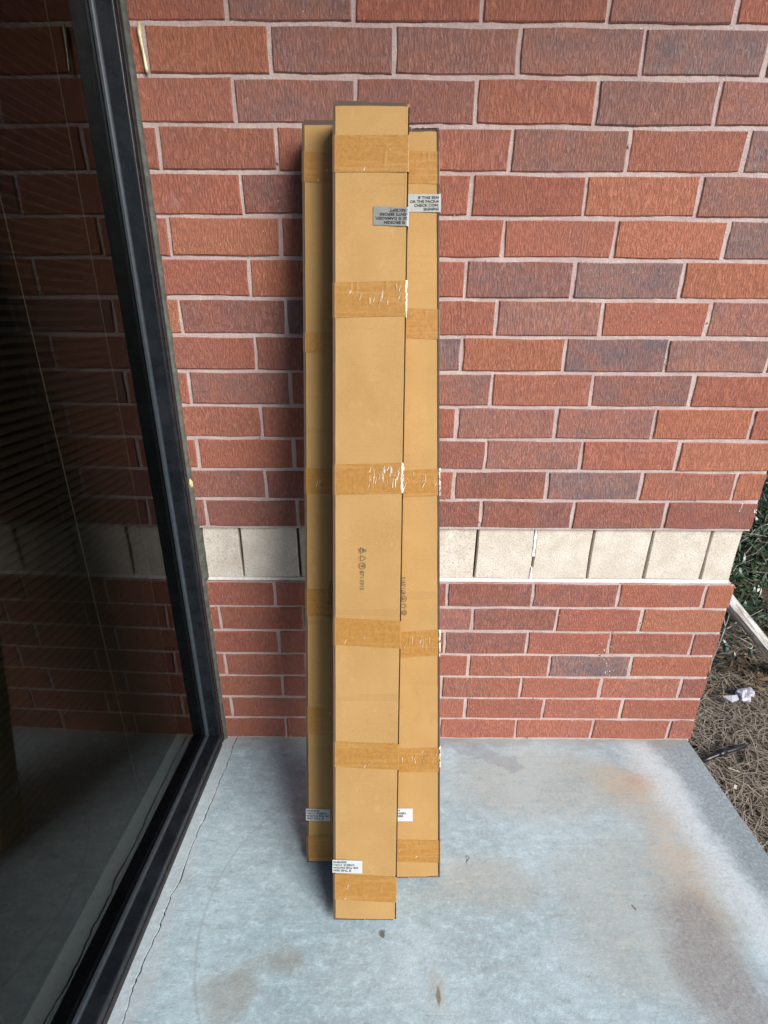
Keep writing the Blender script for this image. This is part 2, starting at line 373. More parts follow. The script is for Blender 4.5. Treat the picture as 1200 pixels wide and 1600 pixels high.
class Bag:
    def __init__(s): s.v = []; s.f = []; s.t = []
    def add(s, v, f, tint=None):
        o = len(s.v); s.v += [tuple(p) for p in v]; s.f += [tuple(i+o for i in q) for q in f]
        if tint is not None: s.t += [tint]*len(v)
    def build(s, name, mat, parent=None, smooth=False):
        me = mesh(name, s.v, s.f, smooth)
        if s.t:
            a = me.attributes.new('tint', 'FLOAT', 'POINT'); a.data.foreach_set('value', s.t)
        return link(name, me, mat, parent)

# ================================================================== SETTING
WALL_R, WALL_L = 1.2365, -0.640
CH, BL = 0.1016, 0.3048
# ground reaching the horizon
gv = []; gf = []
NX = 60
def gz(x, y): return -0.085 + 0.02*noise.noise(Vector((x*1.3, y*1.3, 0.2)))
xs = [-300, -60, -12] + [1.16+i*0.11 for i in range(45)] + [9, 20, 60, 300]
ys = [-300, -60, -12] + [-2+i*0.15 for i in range(50)] + [9, 20, 60, 300]
for y in ys:
    for x in xs: gv.append((x, y, gz(x, y)))
for j in range(len(ys)-1):
    for i in range(len(xs)-1):
        a = j*len(xs)+i; gf.append((a, a+1, a+len(xs)+1, a+len(xs)))
tag(link('ground', mesh('ground', gv, gf, True), 'soil'), kind='structure')

# porch slab, split by the crack that runs along the window
rng = random.Random(3)
ckp = [(371,1150),(364,1166),(360,1180),(352,1200),(345,1215),(333,1245),(316,1284),(300,1320),(281,1376),(268,1396),(259,1420),(250,1446),(222,1508),(206,1548),(190,1600)]
crack = [(onZ(*p).x, onZ(*p).y) for p in ckp]
fine = []
for a, b in zip(crack[:-1], crack[1:]):
    for k in range(6):
        t_ = k/6; fine.append((a[0]+(b[0]-a[0])*t_ + rng.uniform(-.0022, .0022), a[1]+(b[1]-a[1])*t_))
fine[0] = (fine[0][0], 0.02)
y = fine[-1][1]; x = fine[-1][0]
while y > -3.2:
    y -= 0.03; x += rng.uniform(-.003, .003); fine.append((x, y))
wid = [0.0007+0.0016*abs(noise.noise(Vector((p[1]*9, 1.7, 0))))*2 for p in fine]
def slab_piece(name, left, right, z1, z0, chip=0.004):
    V, F = [], []
    K = len(left)
    for i in range(K):
        l, r = left[i], right[i]
        V += [(l[0], l[1], z0), (l[0], l[1], z1-chip*.5), (l[0]+chip*.4, l[1], z1), (r[0]-chip*.4, r[1], z1), (r[0], r[1], z1-chip*.5), (r[0], r[1], z0)]
    for i in range(K-1):
        for k in range(5):
            a = i*6+k; F.append((a, a+6, a+7, a+1))
    F.append(tuple(range(6))); F.append(tuple((K-1)*6+k for k in range(6))[::-1])
    return link(name, mesh(name, V, F), 'concrete')
def edge_x(y): return 1.2275 + (0.0065*y if y < 0 else 0) * 2.2 + 0.0022*noise.noise(Vector((y*14, 3.3, 0)))
mainL = [(p[0]+w_, p[1]) for p, w_ in zip(fine, wid)]
mainR = [(edge_x(p[1]), p[1]) for p in fine]
tag(slab_piece('porch_floor', mainL, mainR, 0.0, -0.16, 0.003), kind='structure')
strL = [(-0.95, p[1]) for p in fine]; strR = [(p[0]-w_, p[1]) for p, w_ in zip(fine, wid)]
tag(slab_piece('porch_floor_strip', strL, strR, -0.0008, -0.16, 0.003), kind='structure')
box('crack_bed', -0.68, -0.50, -3.2, 0.02, -0.10, -0.020, 'soil').__setitem__('kind', 'structure')

# unseen porch roof over the slab, edge placed to shade the wall top
pr = empty('unseen_porch_roof', (0, 0, 3.05)); tag(pr, 'unseen flat porch roof with pale boarded underside over the slab', 'roof')
for k in range(7):
    yb = 0.10 - (k+1)*0.15
    box('soffit_board', -0.95, 1.50, yb+0.003, yb+0.147, 0.0, 0.02, 'soffit', pr)
box('fascia', -0.95, 1.52, -0.985, -0.955, -0.01, 0.22, 'soffit', pr)
box('roof_deck', -0.95, 1.50, -0.95, 0.10, 0.022, 0.20, 'soffit', pr)

M['brickfar'] = plain('far_brick', (0.25, 0.10, 0.075), 0.85, 0.2, 0.2, 12, 0.3)
# ================================================================== BRICK WALL
wall = empty('brick_wall', (0.3, 0.05, 0)); tag(wall, 'red brick porch wall with a pale stone band behind the cartons', 'wall')
def wchild(o):
    o.parent = wall; o.matrix_parent_inverse = Matrix.Translation((-0.3, -0.05, 0)); return o

def brick_mesh(L, H, seed, D=0.092):
    """one brick, centred, front face at y=0; uneven outline and rounded arrises"""
    r = random.Random(seed)
    per = []
    nx = max(2, int(round(L/0.10)))
    for i in range(nx): per.append((-L/2+L*i/nx, -H/2))
    per += [(L/2, -H/2), (L/2, 0.0)]
    for i in range(nx): per.append((L/2-L*i/nx, H/2))
    per += [(-L/2, H/2), (-L/2, 0.0)]
    jit = [(x+r.uniform(-.0022, .0018), z+r.uniform(-.0022, .0016)) for x, z in per]
    K = len(jit); V = []
    for x, z in jit: V.append((x, D, z))
    for x, z in jit: V.append((x, 0.0028, z))
    for x, z in jit: V.append((x*(1-0.0046/L*1.2), r.uniform(-.0006, .0006), z*(1-0.0046/H*1.2)))
    F = []
    for k in range(K):
        j = (k+1) % K
        F.append((k, j, K+j, K+k)); F.append((K+k, K+j, 2*K+j, 2*K+k))
    F.append(tuple(range(2*K, 3*K)))
    me = mesh('brick', V, F); me.materials.append(M['brick']); return me
FULL = [brick_mesh(BL-0.0105, CH-0.0105, s) for s in range(8)]
HEAD = [brick_mesh(CH-0.0105, CH-0.0105, 50+s) for s in range(4)]
# colour families: base colour, flash amount
RED, ORANGE, VIOLET, DARK, BLUE = [((0.375, 0.142, 0.098), 0.15), ((0.410, 0.158, 0.098), 0.05), ((0.325, 0.158, 0.128), 0.40), ((0.300, 0.125, 0.098), 0.30), ((0.270, 0.165, 0.152), 0.85)]
spec = {}   # (row, approx photo x) -> family, read off the photograph
spec[0] = {260: RED, 450: VIOLET, 650: RED, 850: RED, 1050: VIOLET}
spec[1] = {315: ORANGE, 515: VIOLET, 710: VIOLET, 905: VIOLET, 1095: BLUE}
spec[2] = {290: RED, 455: VIOLET, 645: VIOLET, 840: RED, 1030: VIOLET, 1190: VIOLET}
spec[3] = {335: RED, 720: RED, 890: VIOLET, 1075: RED, 1190: BLUE}
spec[4] = {300: RED, 700: RED, 825: RED, 1005: ORANGE, 1150: VIOLET}
spec[5] = {360: ORANGE, 720: RED, 875: RED, 1050: ORANGE, 1180: BLUE}
spec[6] = {320: RED, 710: RED, 815: VIOLET, 985: BLUE, 1140: ORANGE}
spec[7] = {360: DARK, 470: BLUE, 730: RED, 860: VIOLET, 1025: RED, 1170: VIOLET}
spec[8] = {335: RED, 435: DARK, 700: BLUE, 800: ORANGE, 965: BLUE, 1120: VIOLET}
spec[9] = {365: VIOLET, 720: VIOLET, 850: RED, 1005: VIOLET, 1150: RED}
spec[10] = {345: RED, 700: RED, 790: VIOLET, 945: VIOLET, 1100: ORANGE}
spec[11] = {385: RED, 720: DARK, 835: VIOLET, 985: RED, 1130: ORANGE}
spec[12] = {350: DARK, 780: DARK, 925: BLUE, 1075: RED, 1165: ORANGE}
spec[13] = {395: DARK, 720: DARK, 820: DARK, 965: DARK, 1110: DARK}
spec[20] = {395: RED, 770: DARK, 900: DARK, 1035: RED, 1125: ORANGE}
spec[21] = {405: RED, 800: DARK, 935: RED, 1070: ORANGE}
spec[22] = {390: RED, 760: DARK, 885: RED, 1015: RED, 1100: DARK}
spec[23] = {405: RED, 795: RED, 922: BLUE, 1050: ORANGE}
spec[24] = {400: RED, 750: RED, 875: RED, 1000: RED}
spec[25] = {420: RED, 785: RED, 910: RED, 1030: RED}
spec[26] = {410: RED, 740: RED, 865: RED, 985: RED, 1070: RED}
brng = random.Random(11)
brick_no = [0]
def put_brick(x0, x1, zc, row):
    L = x1-x0
    if L > 0.29: me = brng.choice(FULL)
    elif abs(L-(CH-0.0105)) < 0.004: me = brng.choice(HEAD)
    else: me = brick_mesh(L, CH-0.0105, brng.randint(1, 9999))
    o = bpy.data.objects.new('brick', me); COL.objects.link(o); wchild(o)
    o.location = ((x0+x1)/2, brng.uniform(-.0008, .0014), zc+brng.uniform(-.0008, .0008))
    o.rotation_euler = (R(brng.uniform(-.25, .25)), R(brng.uniform(-.25, .25)), R(brng.uniform(-.2, .2)))
    # family by nearest photo position
    d = Vector(((x0+x1)/2, 0, zc)) - CAMP
    px = 600+CF*d.dot(RT)/d.dot(FW)
    fam = None
    if row in spec:
        k = min(spec[row], key=lambda q: abs(q-px))
        if abs(k-px) < 75: fam = spec[row][k]
    if fam is None: fam = brng.choices([RED, ORANGE, VIOLET, DARK], [5, 1, 2, 2])[0]
    (r_, g_, b_), fl_ = fam
    j = brng.uniform(0.92, 1.08); jg = brng.uniform(0.95, 1.06)
    o.color = (r_*j, g_*j*jg, b_*j*jg, max(0, min(1, fl_*brng.uniform(0.8, 1.15))))
    return o
OFF = {0: 0.2262, 1: 0.3236}
rows = [(r, 0.9144+(13-r)*CH, r % 2) for r in range(-7, 14)] + [(20+i, (6-i)*CH, i % 2) for i in range(7)]
for row, z0, par in rows:
    j0 = OFF[par]
    joints = sorted([j0+BL*k for k in range(-5, 4)])
    joints = [j for j in joints if WALL_L+0.02 < j < WALL_R-0.02]
    ends = [WALL_L-0.03] + [j+brng.uniform(-.0025, .0025) for j in joints] + [WALL_R+0.005]
    for a, b in zip(ends[:-1], ends[1:]):
        put_brick(a+0.00525, b-0.00525 if b < WALL_R else WALL_R, z0+CH/2+ (0.003 if row < 20 else 0.001), row)
# mortar behind and between the bricks
def mortar_sheet(z0, z1, y=0.0042):
    V, F = [], []
    nx, nz = 190, int((z1-z0)/0.010)
    x0, x1 = WALL_L-0.03, WALL_R-0.004
    for j in range(nz+1):
        for i in range(nx+1):
            X = x0+(x1-x0)*i/nx; Z = z0+(z1-z0)*j/nz
            V.append((X, y+0.0016*noise.noise(Vector((X*34, 0, Z*34))) + 0.0010*noise.noise(Vector((X*120, 4, Z*120))), Z))
    for j in range(nz):
        for i in range(nx):
            a = j*(nx+1)+i; F.append((a, a+1, a+nx+2, a+nx+1))
    o = len(V); bv, bf = boxdata(x0, x1, y+0.010, 0.088, z0+0.001, z1-0.001)
    V += bv; F += [tuple(i+o for i in q) for q in bf]
    # side closing strip at the free end
    for j in range(nz):
        a = j*(nx+1)+nx; b = (j+1)*(nx+1)+nx
        k = len(V); V += [(x1, 0.088, V[a][2]), (x1, 0.088, V[b][2])]; F.append((a, k, k+1, b))
    return wchild(link('mortar', mesh('mortar', V, F, True), 'mortar'))
mortar_sheet(0.9150, 0.9144+20.98*CH)
mortar_sheet(-0.01, 0.7110)
# stone band: scored blocks, set back from the brick
STY = 0.016
gr_x = [-0.694, -0.492, -0.293, -0.089, 0.115, 0.3185, 0.5185, 0.7165, 0.918, 1.1175]
def stone(x0, x1, seed):
    me = brick_mesh(x1-x0, 0.1925, seed, D=0.075); me.materials.clear(); me.materials.append(M['stone'])
    o = bpy.data.objects.new('stone_block', me); COL.objects.link(o); wchild(o)
    o.location = ((x0+x1)/2, STY+random.uniform(-.0006, .0006), 0.7112+0.0085+0.1925/2+0.0025); return o
for k, (a, b) in enumerate(zip(gr_x, gr_x[1:]+[1.2205])):
    stone(a+0.0042, b-(0.0042 if b < 1.2 else 0), 200+k)
wchild(box('stone_bedding', WALL_L-0.03, 1.2185, STY-0.0015, 0.086, 0.7112-0.004, 0.7112+0.0095, 'white_mortar', None))
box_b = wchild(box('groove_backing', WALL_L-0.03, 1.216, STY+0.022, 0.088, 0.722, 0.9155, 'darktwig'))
# one groove pointed with white mortar, half fallen out
gb = Bag(); rg = random.Random(5)
z = 0.724
while z < 0.910:
    h = rg.uniform(0.008, 0.024); ww = rg.uniform(0.0028, 0.0046)
    if not (0.745 < z < 0.80 and rg.random() < 0.5):
        v_, f_ = boxdata(0.5185-ww, 0.5185+ww*rg.uniform(.7, 1.1), STY-0.0015-rg.uniform(0, .002), STY+0.02, z, min(z+h, 0.911)); gb.add(v_, f_)
    z += h+rg.uniform(0.0, 0.003)
wchild(gb.build('white_pointing', 'white_mortar'))
# mortar crumbs and smears left on the joints
mb = Bag(); rg = random.Random(21)
def crumb(bag, x, y, z, r_, fl=0.5):
    bm = bmesh.new(); bmesh.ops.create_icosphere(bm, subdivisions=1, radius=r_)
    for v_ in bm.verts: v_.co *= rg.uniform(0.6, 1.25); v_.co.y *= fl
    bag.add([v_.co+Vector((x, y, z)) for v_ in bm.verts], [[q.index for q in f_.verts] for f_ in bm.faces]); bm.free()
for k in range(60):
    row, z0, par = rg.choice(rows)
    x = rg.uniform(WALL_L+0.04, WALL_R-0.02)
    if rg.random() < 0.75: crumb(mb, x, 0.001, z0+0.002+rg.uniform(-.004, .007), rg.uniform(0.0015, 0.004), 0.3)
    else:
        j = rg.choice([OFF[par]+BL*q for q in range(-3, 4)])
        if j < WALL_R-0.03: crumb(mb, j+rg.uniform(-.006, .006), 0.001, z0+rg.uniform(0.01, 0.09), rg.uniform(0.002, 0.005), 0.45)
sm = wchild(mb.build('mortar_crumbs', 'mortar', None, True)); sm['kind'] = 'stuff'
# white paint drips on the lower bricks
pb = Bag(); rg = random.Random(8)
for k in range(70):
    cx_, cy_, s_ = rg.choice([(945, 1015, 9), (948, 1040, 8), (953, 1052, 7), (960, 1035, 12), (1010, 1070, 14), (1180, 800, 2), (985, 1040, 10)])
    p = onY(cx_+rg.gauss(0, s_*.5), cy_+rg.gauss(0, s_*.9), -0.001)
    crumb(pb, p.x, -0.0005, p.z, rg.uniform(0.0007, 0.0021), 0.5)
p = onY(1158, 793, 0)
for k in range(9): crumb(pb, p.x+0.002*math.sin(k*.4)-k*.0004, -0.0006, p.z+0.014-k*0.0034, 0.0016, 0.4)
pd = wchild(pb.build('paint_specks', 'white_mortar')); pd['kind'] = 'stuff'

# dried caulk run on the wall near the window
gp = [onY(x_, y_, -0.004) for x_, y_ in ((217,36),(218,52),(222,72),(226,92),(229,108),(230,114))]
dc = tube('dried_caulk_streak', gp, [0.004, 0.0055, 0.0042, 0.0038, 0.0045, 0.003], 'glue', None, 7); wchild(dc)
# leaf stuck on the sealant
lp = onY(298, 756, -0.006)
lv = [lp+Vector((0, 0, -0.019)), lp+Vector((-0.0075, -0.001, -0.004)), lp+Vector((-0.0055, -0.003, 0.009)), lp+Vector((0.001, -0.002, 0.019)), lp+Vector((0.0075, -0.001, 0.006)), lp+Vector((0.0065, 0, -0.008)), lp+Vector((0, -0.005, 0))]
lb = [q+Vector((0, 0.0012, 0)) for q in lv]
lf = [(6, i, (i+1) % 6) for i in range(6)] + [(13, 7+(i+1) % 6, 7+i) for i in range(6)] + [(i, 7+i, 7+(i+1) % 6, (i+1) % 6) for i in range(6)]
tag(link('dry_leaf', mesh('dry_leaf', lv+lb, lf, True), 'tan_leaf'), 'small curled tan leaf caught on the grey sealant beside the dark window frame', 'leaf')

# ================================================================== WINDOW on the left
WROT = R(-1.55)
win = empty('storefront_window', (-0.634, 0.0, 0.0)); win.rotation_euler = (0, 0, WROT)
tag(win, 'tall dark tinted window in a black metal frame', 'window')
# local axes: +x towards the porch, -y along the window away from the wall
FW_, DEP, ZT, LEN = 0.040, 0.054, 2.42, 3.0
def prism(name, prof, axis, a, b, mat, parent):
    """extrude a closed 2-D profile; axis 'z': prof in (x,y); axis 'y': prof in (x,z)"""
    K = len(prof)
    if axis == 'z': V = [(p[0], p[1], a) for p in prof] + [(p[0], p[1], b) for p in prof]
    else: V = [(p[0], a, p[1]) for p in prof] + [(p[0], b, p[1]) for p in prof]
    F = [(i, (i+1) % K, K+(i+1) % K, K+i) for i in range(K)] + [tuple(range(K))[::-1], tuple(range(K, 2*K))]
    me = mesh(name, V, F); bm = bmesh.new(); bm.from_mesh(me); bmesh.ops.recalc_face_normals(bm, faces=bm.faces[:])
    bmesh.ops.bevel(bm, geom=bm.edges[:], offset=0.0012, segments=1, affect='EDGES'); bm.to_mesh(me); bm.free()
    return link(name, me, mat, parent)
prism('jamb', [(0.0, 0.012), (0.0, -FW_+0.002), (-0.003, -FW_), (-0.115, -FW_), (-0.115, 0.012)], 'z', 0.0, ZT, 'frame', win)
prism('jamb_strip', [(0.0032, 0.010), (0.0032, -0.024), (0.0004, -0.026), (0.0004, 0.010)], 'z', 0.002, ZT, 'trim', win)
prism('sill', [(0.0, 0.002), (0.0, 0.048), (-0.003, 0.050), (-0.115, 0.050), (-0.115, 0.002)], 'y', -LEN, -FW_-0.0005, 'frame', win)
prism('sill_strip', [(0.0045, 0.0005), (0.0045, 0.016), (0.0004, 0.020), (0.0004, 0.0005)], 'y', -LEN, -FW_-0.001, 'trim', win)
prism('head', [(0.0, ZT), (0.0, ZT-0.05), (-0.115, ZT-0.05), (-0.115, ZT)], 'y', -LEN, -FW_-0.0005, 'frame', win)
prism('mullion', [(0.0, -2.2), (0.0, -2.25), (-0.115, -2.25), (-0.115, -2.2)], 'z', 0.0505, ZT-0.0505, 'frame', win)
# glazing stop beads against the glass
prism('glazing_bead', [(-0.041, -FW_-0.0003), (-0.041, -FW_-0.006), (-0.045, -FW_-0.0105), (-DEP+0.0003, -FW_-0.0105), (-DEP+0.0003, -FW_-0.0003)], 'z', 0.0505, ZT-0.051, 'gasket', win)
prism('glazing_bead', [(-0.041, 0.0503), (-0.041, 0.056), (-0.045, 0.0605), (-DEP+0.0003, 0.0605), (-DEP+0.0003, 0.0503)], 'y', -LEN+0.02, -FW_-0.011, 'gasket', win)
box('glass_pane', -DEP-0.006, -DEP, -2.199, -FW_+0.003, 0.046, ZT-0.047, 'glass', win)
box('glass_pane', -DEP-0.006, -DEP, -LEN, -2.251, 0.046, ZT-0.047, 'glass', win)
box('header_panel', -0.11, 0.0, -LEN, 0.09, ZT+0.002, 3.048, 'frame', win)
# sealant between frame and brick: uneven fillet
V, F = [], []; rg = random.Random(4); zz = 0.0; K = 0
while zz < 2.74:
    w_ = 0.0115 + 0.0025*noise.noise(Vector((0, 0, zz*9))) + rg.uniform(-.0008, .0008)
    band = 0.7150 < zz < 0.9130
    yb = 0.0165 if band else 0.0005
    V += [(-0.004, yb+0.004, zz), (0.0015, -0.013, zz), (0.008+(w_-.0115)*.5, -0.0075+(0.008 if band else 0), zz), (w_+(0.006 if band else 0)+.001, yb-0.0012, zz), (w_, yb+0.006, zz)]
    K += 1; zz += 0.012
for i in range(K-1):
    for k in range(4):
        a = i*5+k; F.append((a, a+1, a+6, a+5))
link('sealant', mesh('sealant', V, F, True), 'sealant', win)
tag(box('sky_blocker_wall', -0.95, -0.66, -9.0, -3.46, -0.1, 3.0, 'brickfar'), 'unseen plain red wall added beyond the dark window to block sky', 'wall')  # out-of-view wall added to block the sky on the left
# blind behind the glass
bl = empty('window_blind', (-0.634, 0.0, 0.0)); bl.rotation_euler = (0, 0, WROT)
tag(bl, 'dark horizontal slat blind hanging behind the tinted glass', 'blind')
sv = []; prof = [(-0.0125, -0.004), (-0.006, -0.0005), (0.0, 0.0007), (0.006, -0.0005), (0.0125, -0.004)]
for y_ in (-2.1, -0.05):
    for x_, z_ in prof: sv.append((x_, y_, z_))
sf = [(k, k+1, k+6, k+5) for k in range(4)]
slat_me = mesh('slat', sv, sf, True); slat_me.materials.append(M['slat'])
for k in range(100):
    o = bpy.data.objects.new('slat', slat_me); COL.objects.link(o); o.parent = bl
    o.location = (-0.166, 0, 0.11+k*0.0222); o.rotation_euler = (0, R(24+random.uniform(-3, 3)), 0)
for y_ in (-0.06, -0.36, -0.95, -1.5):
    tube('cord', [(-0.150, y_, 0.10), (-0.150, y_, 1.2), (-0.150, y_, 2.34)], [0.0011]*3, 'cord', bl, 5)
box('head_rail', -0.185, -0.147, -2.1, -0.05, 2.34, 2.37, 'slat', bl)
box('bottom_rail', -0.181, -0.151, -2.1, -0.05, 0.085, 0.097, 'slat', bl)
# the dark room beyond
box('room_floor', -4.0, -0.952, -3.4, 0.6, -0.06, -0.005, 'carpet')['kind'] = 'structure'
box('room_wall', -4.05, -4.0, -3.4, 0.6, -0.06, 2.75, 'room')['kind'] = 'structure'
box('room_wall', -4.0, -0.77, 0.6, 0.65, -0.06, 2.75, 'room')['kind'] = 'structure'
box('room_wall', -4.0, -0.80, -3.45, -3.4, -0.06, 2.75, 'room')['kind'] = 'structure'
box('room_ceiling', -4.0, -0.75, -3.4, 0.6, 2.75, 2.80, 'room')['kind'] = 'structure'
box('room_wall', -0.770, -0.672, 0.10, 0.6, -0.06, 2.75, 'room')['kind'] = 'structure'
box('floor_trim', -0.945, -0.865, -3.3, 0.095, -0.0007, 0.012, 'floor_trim')['kind'] = 'structure'

# ================================================================== CARTONS
def font_mesh(body, size, bold=0.0, xs=1.0, align='CENTER'):
    cu = bpy.data.curves.new('txt', 'FONT'); cu.body = body; cu.size = size; cu.align_x = align; cu.offset = bold; cu.resolution_u = 2
    cu.extrude = 0.0
    o = bpy.data.objects.new('txt', cu); COL.objects.link(o)
    bpy.context.view_layer.update()
    me = bpy.data.meshes.new_from_object(o.evaluated_get(bpy.context.evaluated_depsgraph_get()))
    bpy.data.objects.remove(o); bpy.data.curves.remove(cu)
    vs = [Vector((v_.co.x*xs, v_.co.y, 0)) for v_ in me.vertices]; fs = [tuple(p_.vertices) for p_ in me.polygons]
    bpy.data.meshes.remove(me)
    return vs, fs
LINES = ['IF THIS SEAL IS BROKEN', 'OR THE PACKAGE IS DAMAGED,', 'CHECK CONTENTS BEFORE', 'SIGNING RECEIPT']

def make_carton(label, X0, Y0, Z0, lean, roll, yaw, L, w, d, raw_side, tapes, seals, marks, seed):
    rr = random.Random(seed)
    root = empty('long_carton', (X0, Y0, Z0))
    Rl = Matrix.Rotation(-lean, 3, 'X'); Rr = Matrix.Rotation(roll, 3, 'Y'); Rz = Matrix.Rotation(yaw, 3, 'Z')
    RM = Rz @ Rl @ Rr
    root.rotation_euler = RM.to_euler()
    tag(root, label, 'box', 'long cardboard cartons leaning on the wall')
    inv = RM.inverted(); org = Vector((X0, Y0, Z0))
    def loc(px, py):     # photo pixel -> local point on the front face
        a = inv @ (CAMP-org); b = inv @ ray(px, py); t_ = (-d/2-a.y)/b.y
        p = a+b*t_; return p.x, p.z
    T = 0.004; hw, hd = w/2, d/2; OUT = 0.0030
    rs = raw_side                       # side (+1/-1) whose wall shows its raw cut edge at the front
    lo, hi = -hw, hw
    # front board: stops a hair short of the raw-edged side wall, folds over on the other side; very slightly bowed
    fx0, fx1 = (lo+T+0.0015, hi) if rs < 0 else (lo, hi-T-0.0015)
    V, F = [], []; nz = 140; nx = 8
    for j in range(nz+1):
        z_ = 0.0045+(L-0.0075)*j/nz
        for i in range(nx+1):
            u_ = i/nx; x_ = fx0+(fx1-fx0)*u_
            bow = -0.0011*math.sin(math.pi*u_)*(0.6+0.5*noise.noise(Vector((seed*3.1, 0, z_*3)))) + 0.0011*noise.noise(Vector((x_*22, seed, z_*6))) + 0.0005*noise.noise(Vector((x_*60, seed+9, z_*40)))
            bow = max(bow, -0.0012)
            V.append((x_+(0.0005*noise.noise(Vector((i*7.0, seed, z_*14))) if i in (0, nx) else 0), -hd+bow, z_+(0.0009*noise.noise(Vector((x_*40, seed, 5.0))) if j in (0, nz) else 0)))
    for j in range(nz):
        for i in range(nx):
            a = j*(nx+1)+i; F.append((a, a+1, a+nx+2, a+nx+1))
    fp = link('front_panel', mesh('front_panel', V, F, True), 'card', root)
    # solid thickness: rim strips back to the body
    V, F = [], []
    ring = [(fx0, 0.0045), (fx1, 0.0045), (fx1, L-0.003), (fx0, L-0.003)]
    for x_, z_ in ring: V += [(x_, -hd, z_), (x_, -hd+T, z_)]
    F = [(2*k, 2*((k+1) % 4), 2*((k+1) % 4)+1, 2*k+1) for k in range(4)]
    link('panel_edge', mesh('panel_edge', V, F), 'raw', fp)
    # side walls
    for s_ in (-1, 1):
        x0_, x1_ = (hi-T, hi) if s_ > 0 else (lo, lo+T)
        if s_ != rs: x0_, x1_ = (hi-0.001, hi+OUT) if s_ > 0 else (lo-OUT, lo+0.001)
        y0_ = -hd-0.0010 if s_ == rs else -hd+T+0.0002
        sw = box('side_panel', x0_, x1_, y0_, hd-T-0.0002, 0.002, L+0.004, 'card', root)
        if s_ == rs:
            box('cut_or_shade_edge', x0_-0.0002, x1_+0.0001, y0_-0.0006, y0_-0.00005, 0.002, L+0.004, 'raw', sw)
        else:
            box('cut_or_shade_edge', *((hi+0.0006, hi+OUT+0.0002) if s_ > 0 else (lo-OUT-0.0002, lo-0.0006)), y0_-0.0016, y0_-0.00005, 0.002, L-0.003, 'gap', sw)  # dark strip beside the fold, gap shade painted in
            # folded corner, a rounded strip from front board to side wall
            V = []
            for z_ in (0.0045, L-0.003):
                for k in range(5):
                    t_ = k/4*math.pi/2
                    cx_ = (hi-T) if s_ > 0 else (lo+T)
                    V.append((cx_+s_*T*math.sin(t_)+s_*0.0003, -hd+T-T*math.cos(t_)-0.0003, z_))
            link('fold', mesh('fold', V, [(k, k+1, k+6, k+5) if s_ > 0 else (k, k+5, k+6, k+1) for k in range(4)], True), 'card', root)
    box('back_panel', lo, hi, hd-T, hd, 0.002, L+0.004, 'card', root)
    # end flaps, two each end, meeting off-centre
    for zc0, zc1 in ((L-0.0030, L+0.0065), (-0.0005, 0.0040)):
        mid = rr.uniform(-0.01, 0.02)
        dz = rr.uniform(0.0005, 0.002) if zc0 > 1 else 0
        box('end_flap', lo+T+0.0005, mid-0.0008, -hd+0.0006, hd-T-0.0005, zc0, zc1+dz, 'raw', root)
        box('end_flap', mid+0.0008, hi-T-0.0005, -hd+0.0016, hd-T-0.0005, zc0, zc1-(0.0008 if zc0 > 1 else 0), 'raw', root)
    # tape bands wrapped right round
    for ti, (py0, py1, wr) in enumerate(tapes):
        za = loc(560, py1)[1]; zb = loc(560, py0)[1]
        tilt = rr.uniform(-0.004, 0.004)
        e = 0.0013
        xl, xr = (hw+e, hw+OUT+0.0006) if rs < 0 else (hw+OUT+0.0006, hw+e)
        path = []
        nf = 64
        for k in range(9): path.append((-xl, hd+e-(2*hd+2*e)*k/8, 0))
        for k in range(1, nf): path.append((-xl+(xl+xr)*k/nf, -hd-e, 1))
        for k in range(9): path.append((xr, -hd-e+(2*hd+2*e)*k/8, 0))
        for k in range(1, 8): path.append((xr-(xl+xr)*k/8, hd+e, 0))
        Kp = len(path); nv = 16; V, F = [], []
        rid = [(rr.uniform(-0.3, 0.48), rr.uniform(0.25, 0.95), rr.uniform(0.12, 0.3), rr.uniform(-0.5, 0.3), rr.uniform(0.0007, 0.0016)) for _ in range(3+5*wr)]
        for j in range(nv+1):
            t_ = j/nv
            for (x_, y_, fr_) in path:
                z_ = za+(zb-za)*t_ + tilt*x_/hw
                h_ = 0.0
                if fr_:
                    u_ = x_/w
                    for (ru, rv, rl, rsl, ra) in rid:
                        dv = (t_-rv)/rl
                        if abs(dv) < 1:
                            du = (u_-ru-rsl*0.12*(t_-rv))/0.011
                            if abs(du) < 1: h_ = max(h_, ra*(1-abs(du))*(1-dv*dv))
                    h_ += 0.00022*noise.noise(Vector((x_*60, seed+ti*3.3, z_*60)))
                    if t_ in (0.0, 1.0): z_ += 0.0004*noise.noise(Vector((x_*90, ti, 1.0)))
                else:
                    h_ = 0.0003*abs(noise.noise(Vector((y_*70, seed+ti, z_*45))))
                    x_ += math.copysign(h_, x_); h_ = 0
                V.append((x_, y_-h_, z_))
        for j in range(nv):
            for k in range(Kp):
                k2 = (k+1) % Kp
                F.append((j*Kp+k, j*Kp+k2, (j+1)*Kp+k2, (j+1)*Kp+k))
        tp = link('tape_band', mesh('tape_band', V, F, True), 'tape', root)
        # wrinkles in the film, their bright glints put into the pale colour
        cb = Bag()
